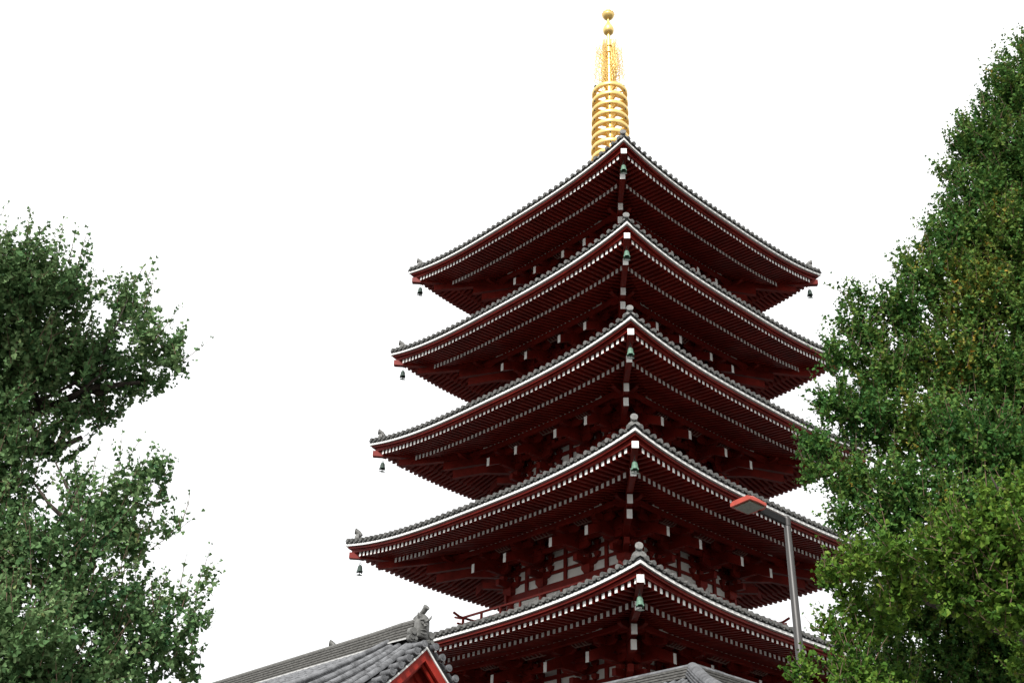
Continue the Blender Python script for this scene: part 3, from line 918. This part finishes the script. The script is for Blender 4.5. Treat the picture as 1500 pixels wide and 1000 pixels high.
def make_corridor():
    Cc = at(1015, 968, 24.0)
    zr = Cc.z - .33
    G = Vector((Cc.x, Cc.y, 0)); org = (Cc.x, Cc.y, 0)
    o = empty('corridor_building', org, 'low grey tiled corridor roof turning a corner at the foot of the pagoda', 'corridor')
    T = 2.6
    def f(t): return .58 * t - .03 * t * t
    def fs(t): return .58 - .06 * t
    A2 = -NL                                      # second leg, to the right and away
    N2 = -AX                                      # its slope towards the viewer's right
    legs = ((AX, NL, 6.6), (A2, N2, 16.0))
    mb = MB()
    for ax, nl, L in legs:
        def P(s, t, sg): return G + ax * s + nl * (t * sg) + UPZ * (zr - f(t))
        ts = np.linspace(0, T, 10)
        mb.grid([[P(-t, t, 1), P(L, t, 1)] for t in ts], 0, flip=(ax - AX).length > .1)
        mb.grid([[P(t, t, -1), P(L, t, -1)] for t in ts], 0, flip=(ax - AX).length < .1)
        mb.grid([[P(-t, t, 1) - UPZ * .12, P(L, t, 1) - UPZ * .12] for t in ts], 1)
        mb.grid([[P(t, t, -1) - UPZ * .12, P(L, t, -1) - UPZ * .12] for t in ts], 1)
        for sg in (1, -1):
            s = -T + .12
            while s < L:
                t0 = .08
                t1 = T + .05
                if sg == 1: t0 = max(.08, -s + .12)
                else: t1 = min(T + .05, s - .05)
                if t1 - t0 > .3:
                    def fr(t, s=s, sg=sg):
                        n = (nl * sg * fs(t) + UPZ).normalized()
                        return P(s, t, sg), n, ax
                    tile_row(mb, fr, t0, t1, .070, .27, 0)
                    p = P(s, t1, sg) + UPZ * .02
                    mb.tube([p, p + nl * sg * .05], .082, 10)
                    for q in range(int((t1 - t0) / .26)):
                        t = t0 + q * .26
                        p = P(s + .12, t, sg); n = (nl * sg * fs(t) + UPZ).normalized(); d = (nl * sg - UPZ * fs(t)).normalized()
                        mb.beam(p + n * .012, p + d * .26 + n * .028, .10, .02, up=n, mi=0)
                s += .24
    roof = mb.build('tiled_roof', [M_TILE_L, M_DARK], o, org=org)
    # ridges along both legs, and the hip that comes down towards the viewer
    for ax, nl, L in legs:
        mb = MB()
        noshi_ridge(mb, [(G + ax * s + UPZ * (zr - .02), nl) for s in (.0, .5, 2, 4, L)], .32, .24, 4, .075, 1, 1, 0, 2)
        mb.build('main_ridge', [M_TILE_L, M_TILE_D, M_DARK], roof, org=org)
    hd = (NL + N2).normalized(); hs = Vector((-hd.y, hd.x, 0))
    mb = MB()
    path = []
    for t in np.linspace(-.05, T - .15, 10):
        tt = max(0, t)
        path.append((G + (NL + N2) * t + UPZ * (zr - f(tt) + .05), hs))
    noshi_ridge(mb, path, .36, .17, 3, .125, 0, 0, 0)
    mb.build('hip_ridge', [M_TILE_L], roof, org=org)
    # box end of the right ridge, seen just behind the corner
    mb = MB()
    p = G + A2 * .55 - N2 * .35 + UPZ * (zr + .30)
    mb.beam(p, p + A2 * .9, .2, .12); mb.beam(p + UPZ * .10, p + A2 * .9 + UPZ * .10, .12, .06)
    mb.build('ridge_saddle', [M_TILE_L], roof, org=org)
    # walls and posts
    mb = MB()
    ze = zr - f(T) + .12
    for ax, nl, L in legs:
        for sg in (1, -1):
            a = G + ax * (-1.9 * sg + .0) + nl * 1.9 * sg; b_ = G + ax * (L - .3) + nl * 1.9 * sg
            mb.beam(a + UPZ * ze / 2, b_ + UPZ * ze / 2, .16, ze, mi=0)
            nq = 8
            for q in range(nq):
                pp = a + (b_ - a) * (q + .5) / nq + nl * .09 * sg
                mb.tube([pp, pp + UPZ * (ze + .1)], .13, 10, mi=1)
            mb.beam(a + UPZ * (ze - .2) + nl * .12 * sg, b_ + UPZ * (ze - .2) + nl * .12 * sg, .1, .28, mi=1)
    mb.build('corridor_wall', [M_PLASTER, M_RED], o, org=org)
make_corridor()

# ------------------------------------------------------------------ street lamp
def make_lamp():
    p = at(1152, 758, 18.0)
    o = empty('street_lamp', (p.x, p.y, 0), 'grey street lamp post with an orange-red square lamp head before the pagoda eaves', 'street lamp')
    zt_ = p.z + .02
    mb = MB()
    mb.tube([(0, 0, 0), (0, 0, .5), (0, 0, .52), (0, 0, 4), (0, 0, zt_ - .02), (0, 0, zt_)], [.11, .11, .088, .079, .055, .045], 16)
    s = mb.build('pole', [M_STEEL], o); shade_angle(s)
    d = Matrix.Rotation(rad(-9), 3, 'Z') @ NL
    mb = MB()
    a0 = Vector((0, 0, zt_ - .10)); a1 = d * .62 + UPZ * (zt_ - .02)
    mb.beam(a0, a1, .055, .11)
    mb.lathe([(.058, -.07), (.061, -.06), (.061, .05), (.058, .06)], 14, (0, 0, zt_ - .10), 1)
    mb.build('arm', [M_BLACKSTEEL, M_STEEL], o)
    mb = MB()
    c0 = d * .60 + UPZ * (zt_ - .01); c1 = d * 1.03 + UPZ * (zt_ + .03)
    w = Vector((-d.y, d.x, 0))
    def sec(c, hw, hb, ht, tw): return [c - w * hw + UPZ * hb, c + w * hw + UPZ * hb, c + w * hw + UPZ * (hb + .05), c + w * tw + UPZ * ht, c - w * tw + UPZ * ht, c - w * hw + UPZ * (hb + .05)]
    mb.sweep([sec(c0, .10, -.05, .05, .06), sec(c0.lerp(c1, .16), .22, -.05, .07, .13), sec(c0.lerp(c1, .6), .235, -.05, .085, .13), sec(c1, .22, -.05, .03, .16)])
    h = mb.build('lamp_head', [M_LAMPRED], o); shade_angle(h, 25)
    mb = MB()
    m0 = c0.lerp(c1, .2) - UPZ * .060; m1 = c0.lerp(c1, .9) - UPZ * .060
    mb.beam(m0, m1, .36, .02)
    mb.build('lens', [M_LENS], h)
make_lamp()

# ------------------------------------------------------------------ ginkgo trees
def tree(name, label, clumps, base, D0, leaf, density, mats, seed, shoot_len, limbs, tint_fn, trunk_r=.35, trunk_top=None, tint_j=.12, whips=.09, rise=.55, group='ginkgo trees'):
    """clumps: (px, py, radius px, distance) -> masses of leafy shoots; limbs join them to the trunk"""
    rs = np.random.RandomState(seed)
    o = empty(name, base, label, 'tree', group)
    org = np.array(base, float)
    Ls, Ns, Us, Sz, Tn = [], [], [], [], []
    tw = MB()
    for ci, (px, py, rpx, D) in enumerate(clumps):
        c = at(px, py, D); dist = (c - CAM).length
        R = rpx * dist / FL
        c = np.array(c)
        nsh = int(density * R ** 2.3 * 10) + 3
        tint0 = tint_fn(px, py) + rs.normal(0, .05)
        for s in range(nsh):
            # start inside the mass, grow outwards and up
            v = rs.normal(size=3); v /= np.linalg.norm(v)
            rr = R * (rs.uniform(.0, 1) ** .45) * .92
            st = c + v * rr * np.array([1, 1, .92])
            dirv = v * .55 + np.array([0, 0, .62]) + rs.normal(size=3) * .38
            dirv /= np.linalg.norm(dirv)
            L = shoot_len * rs.uniform(.45, 1.15) * min(1, .35 + R)
            whip = rs.rand() < whips                      # long shoots that stand out of the mass
            if whip:
                st = c + v * R * .72
                dirv = v * .45 + np.array([0, 0, .85]) + rs.normal(size=3) * .22; dirv /= np.linalg.norm(dirv)
                L = shoot_len * rs.uniform(.55, 1.05) * min(1, .5 + R)
                rr = R
            else:
                st = st - dirv * L * .55
            bend = rs.normal(size=3) * .12 + np.array([0, 0, .12])
            nn = max(3, int(L / (leaf * (1.0 if whip else .62))))
            f = np.linspace(0, 1, nn)
            line = st + np.outer(f * L, dirv) + np.outer(f * f * L, bend)
            if whip or (rr > R * .55 and rs.rand() < .5):
                tw.tube([tuple(line[0]), tuple(line[nn // 2]), tuple(line[-1])], [.007, .005, .002], 3, ends=False)
            k = 2 if whip else 3
            pos = np.repeat(line, k, axis=0)
            off = rs.normal(size=pos.shape); off /= np.linalg.norm(off, axis=1)[:, None]
            tdir = off + dirv * .35
            pos = pos + off * leaf * .35 * rs.uniform(.2, 1.2, size=(len(pos), 1))
            nrm = rs.normal(size=pos.shape) * .75 + np.array([0, 0, .75])
            Ls.append(pos); Us.append(tdir); Ns.append(nrm)
            szs = rs.uniform(.62, 1.12, len(pos)) * np.repeat(1.05 - .45 * f ** 3, k)
            Sz.append(szs)
            Tn.append(np.clip(tint0 + rs.normal(0, .10) + rs.normal(0, tint_j, len(pos)), 0, 1))
    P = np.concatenate(Ls); N = np.concatenate(Ns); U = np.concatenate(Us); S = np.concatenate(Sz) * leaf; T = np.concatenate(Tn)
    U /= np.linalg.norm(U, axis=1)[:, None]
    X = np.cross(U, N); X /= np.linalg.norm(X, axis=1)[:, None] + 1e-9
    Z = np.cross(X, U)
    # ginkgo fan: stalk, wedge and a notched rim, folded a little along the middle
    shape = np.array([(0, -.35, 0), (-.50, .42, .12), (-.30, .66, .07), (0, .56, -.02), (.30, .66, .07), (.50, .42, .12)])
    n = len(P)
    V = P[:, None, :] + S[:, None, None] * (shape[None, :, 0, None] * X[:, None, :] + shape[None, :, 1, None] * U[:, None, :] + shape[None, :, 2, None] * Z[:, None, :])
    V = V.reshape(-1, 3) - org
    b6 = (np.arange(n) * 6)[:, None]
    F = np.concatenate([b6 + np.array([0, 3, 2, 1]), b6 + np.array([0, 5, 4, 3])], axis=1).reshape(-1)
    tv = np.array(tw.v) - org; tf = np.array(tw.f) + n * 6
    nt_ = len(tf)
    V = np.concatenate([V, tv]); F = np.concatenate([F, tf.reshape(-1)])
    me = bpy.data.meshes.new('crown')
    me.vertices.add(len(V)); me.vertices.foreach_set('co', V.astype(np.float32).reshape(-1))
    me.loops.add(len(F)); me.loops.foreach_set('vertex_index', F.astype(np.int32))
    npoly = n * 2 + nt_
    me.polygons.add(npoly); me.polygons.foreach_set('loop_start', (np.arange(npoly) * 4).astype(np.int32))
    me.polygons.foreach_set('material_index', np.concatenate([np.zeros(n * 2), np.ones(nt_)]).astype(np.int32))
    me.update(calc_edges=True)
    at_ = me.attributes.new('tint', 'FLOAT', 'POINT')
    at_.data.foreach_set('value', np.concatenate([np.repeat(T, 6), np.zeros(len(tv))]).astype(np.float32))
    me.materials.append(mats); me.materials.append(M_TWIG)
    cr_ = bpy.data.objects.new('crown', me); COL.objects.link(cr_); cr_.parent = o
    # trunk and limbs
    mb = MB()
    ty = trunk_top
    bx, by = base[0], base[1]
    rn = random.Random(seed)
    pts = [(bx + (ty[0] - bx) * q / 8 + rn.uniform(-.08, .08) * (q > 0), by + (ty[1] - by) * q / 8 + rn.uniform(-.08, .08) * (q > 0), ty[2] * q / 8) for q in range(9)]
    mb.tube(pts, [trunk_r * (1.25 if q == 0 else 1) * (1 - .86 * q / 8) for q in range(9)], 14)
    for (px, py, D, r) in limbs:
        e = at(px, py, D)
        zz = max(1.5, e.z - (e - Vector((bx, by, e.z))).length * rise)
        q = min(.98, zz / ty[2])
        sx = Vector((bx + (ty[0] - bx) * q, by + (ty[1] - by) * q, zz))
        m = [sx.lerp(e, f) + Vector((rn.uniform(-.1, .1), rn.uniform(-.1, .1), .35 * math.sin(f * PI) * rn.uniform(-.6, .5))) * (0 < f < 1) for f in (0, .2, .4, .6, .8, 1)]
        mb.tube(m, [r * (1 - .8 * f) for f in (0, .2, .4, .6, .8, 1)], 8)
        for h in range(4):
            f = rn.uniform(.35, .9); p = sx.lerp(e, f)
            q2 = p + Vector((rn.uniform(-.7, .7), rn.uniform(-.7, .7), rn.uniform(.3, 1.0)))
            mb.tube([p, (p + q2) / 2 + Vector((0, 0, -.05)), q2], [r * .35, r * .25, r * .1], 6)
    t_ = mb.build('trunk', [M_BARK], o, org=base, smooth=True)
    print('LEAVES', name, n)
    return o

LEAF_COOL = leaf_material('cool_green_ginkgo_leaf', (.028, .078, .032), (.090, .172, .064), (.165, .250, .108), (.26, .27, .10), .20)
LEAF_WARM = leaf_material('warm_green_ginkgo_leaf', (.024, .068, .012), (.070, .150, .020), (.160, .245, .038), (.30, .26, .05), .22)
LEAF_TURN = leaf_material('turning_ginkgo_leaf', (.020, .070, .018), (.052, .132, .030), (.125, .200, .040), (.38, .23, .04), .22)

left_clumps = [
    (14, 403, 74, 14.2), (60, 400, 54, 14.0), (98, 425, 52, 14.4), (20, 650, 46, 15.0), (62, 645, 34, 15.2), (-5, 690, 44, 15.0), (95, 655, 26, 15.2), (60, 510, 85, 14.8), (190, 440, 42, 14.6), (215, 485, 42, 14.3),
    (150, 520, 65, 15.0), (238, 515, 32, 14.5), (254, 520, 26, 14.5), (262, 500, 16, 14.5), (205, 555, 40, 15.2), (150, 590, 42, 15.4), (20, 540, 80, 15.6), (105, 600, 40, 15.2),
    (-60, 460, 110, 15.0), (-80, 600, 110, 15.5), (10, 600, 45, 14.8), (28, 730, 42, 15.2), (-30, 700, 60, 15.4),
    (205, 712, 44, 14.4), (150, 745, 62, 14.8), (95, 790, 62, 14.2), (185, 790, 48, 14.7), (35, 830, 70, 14.8), (-60, 820, 110, 15.4),
    (120, 870, 75, 14.4), (30, 930, 85, 13.8), (205, 880, 45, 14.9), (262, 875, 30, 14.6), (285, 905, 28, 14.3), (300, 850, 20, 14.2),
    (240, 930, 48, 14.4), (185, 955, 65, 14.7), (90, 980, 80, 14.2), (265, 975, 34, 14.8), (-70, 960, 120, 15), (160, 1040, 70, 14.4), (60, 1060, 90, 14.2),
    (235, 690, 22, 14.3), (120, 700, 26, 15.0), (250, 765, 22, 14.5), (232, 560, 22, 14.9)]
lb = at(-150, 1000, 16.0)
tree('ginkgo_tree', 'cool green ginkgo tree with gaps of sky filling the left edge', left_clumps, (lb.x, lb.y, 0), 14, .078, 24, LEAF_COOL, 3, .62,
     [(120, 640, 15.2, .16), (205, 560, 15, .13), (60, 470, 14.9, .14), (205, 730, 14.7, .10), (260, 900, 14.6, .10), (100, 890, 14.4, .12), (180, 520, 14.7, .05), (-60, 500, 15.4, .14), (200, 960, 14.8, .1)],
     lambda x, y: .38 + (.10 if y > 800 and x < 60 else 0), .42, tuple(at(-90, 420, 16.0)))

right_clumps = [
    (1610, 230, 100, 24), (1640, 480, 115, 24.5), (1650, 730, 120, 24.5), (1560, 60, 50, 23.8), (1690, 620, 110, 25),
    (1482, 140, 48, 23), (1530, 110, 70, 23.5), (1450, 205, 55, 23), (1510, 250, 85, 23.5), (1412, 210, 26, 22.8), (1425, 290, 50, 22.8), (1392, 255, 24, 22.8),
    (1395, 350, 52, 22.5), (1470, 360, 80, 23.2), (1350, 400, 42, 22.3), (1420, 430, 70, 22.8), (1500, 470, 85, 23.4), (1580, 350, 120, 24), (1580, 600, 130, 24.3),
    (1320, 455, 48, 22.2), (1248, 435, 24, 21.8), (1262, 480, 42, 22), (1230, 520, 34, 21.8), (1300, 540, 60, 22.2), (1390, 530, 75, 22.8), (1470, 570, 85, 23.2),
    (1225, 590, 38, 21.6), (1270, 610, 58, 21.9), (1345, 630, 70, 22.3), (1430, 660, 80, 21.8), (1510, 690, 80, 22.2), (1200, 650, 34, 21.4), (1190, 690, 24, 21.3),
    (1245, 700, 48, 21.6), (1310, 720, 62, 21.4), (1390, 750, 70, 21.2), (1240, 755, 34, 21.3), (1300, 780, 45, 21.3), (1470, 770, 75, 21.4), (1600, 850, 130, 24.3),
    (1440, 860, 80, 26), (1350, 860, 70, 25.6), (1400, 960, 90, 26.2), (1520, 960, 100, 26.4), (1290, 900, 45, 25), (1300, 980, 55, 25.4)]
def tint_right(x, y):
    d = math.hypot((x - 1455) / 75, (y - 470) / 120)
    return .40 + .30 * math.exp(-d * d)
rb = at(1520, 1000, 24.0)
tree('ginkgo_tree', 'tall ginkgo tree at the right edge with a patch of leaves turning orange', right_clumps, (rb.x, rb.y, 0), 23, .096, 25, LEAF_TURN, 8, .62,
     [(1420, 250, 23, .12), (1350, 420, 22.6, .14), (1260, 500, 22.2, .13), (1230, 650, 21.8, .13), (1300, 740, 22.2, .14), (1400, 550, 23, .15), (1480, 160, 23.2, .1), (1350, 880, 22.8, .15), (1430, 680, 23, .14)],
     tint_right, .55, tuple(at(1540, 90, 23.8)), tint_j=.11)

front_clumps = [
    (1650, 850, 90, 15), (1630, 740, 70, 15.2), (1680, 960, 90, 15.6),
    (1225, 835, 34, 15.6), (1265, 815, 36, 15.3), (1310, 800, 40, 15), (1365, 800, 44, 14.8), (1425, 790, 52, 14.6), (1490, 775, 60, 14.5), (1390, 750, 26, 14.8), (1450, 735, 30, 14.6), (1505, 715, 40, 14.6),
    (1250, 865, 40, 15.8), (1320, 860, 50, 15.4), (1400, 860, 55, 15), (1480, 860, 65, 14.8), (1235, 920, 42, 15.8), (1292, 915, 34, 16), (1232, 968, 30, 15.8), (1165, 980, 20, 15.2),
    (1255, 985, 42, 15.4), (1320, 992, 28, 16.5), (1560, 820, 90, 14.8), (1570, 960, 80, 17), (1430, 905, 30, 15.6), (1200, 1020, 40, 15.2), (1290, 1040, 50, 15.2), (1185, 975, 22, 15.3)]
fb = at(1600, 1000, 15.5)
tree('ginkgo_tree', 'bright yellow-green ginkgo branches in front of the lamp post at lower right', front_clumps, (fb.x, fb.y, 0), 15, .078, 34, LEAF_WARM, 21, .5,
     [(1290, 850, 15.5, .07), (1430, 815, 15.0, .10), (1350, 870, 15.4, .06)],
     lambda x, y: .39 - .0006 * max(0, y - 850), .32, tuple(at(1600, 720, 15.2)), rise=.18)

# ------------------------------------------------------------------ ground
mb = MB()
n = 72
ring = [(2500 * math.cos(2 * PI * k / n), 2500 * math.sin(2 * PI * k / n), 0) for k in range(n)]
mb.add(ring, [tuple(range(n))])
g = mb.build('ground', [M_STONE])
g['kind'] = 'structure'
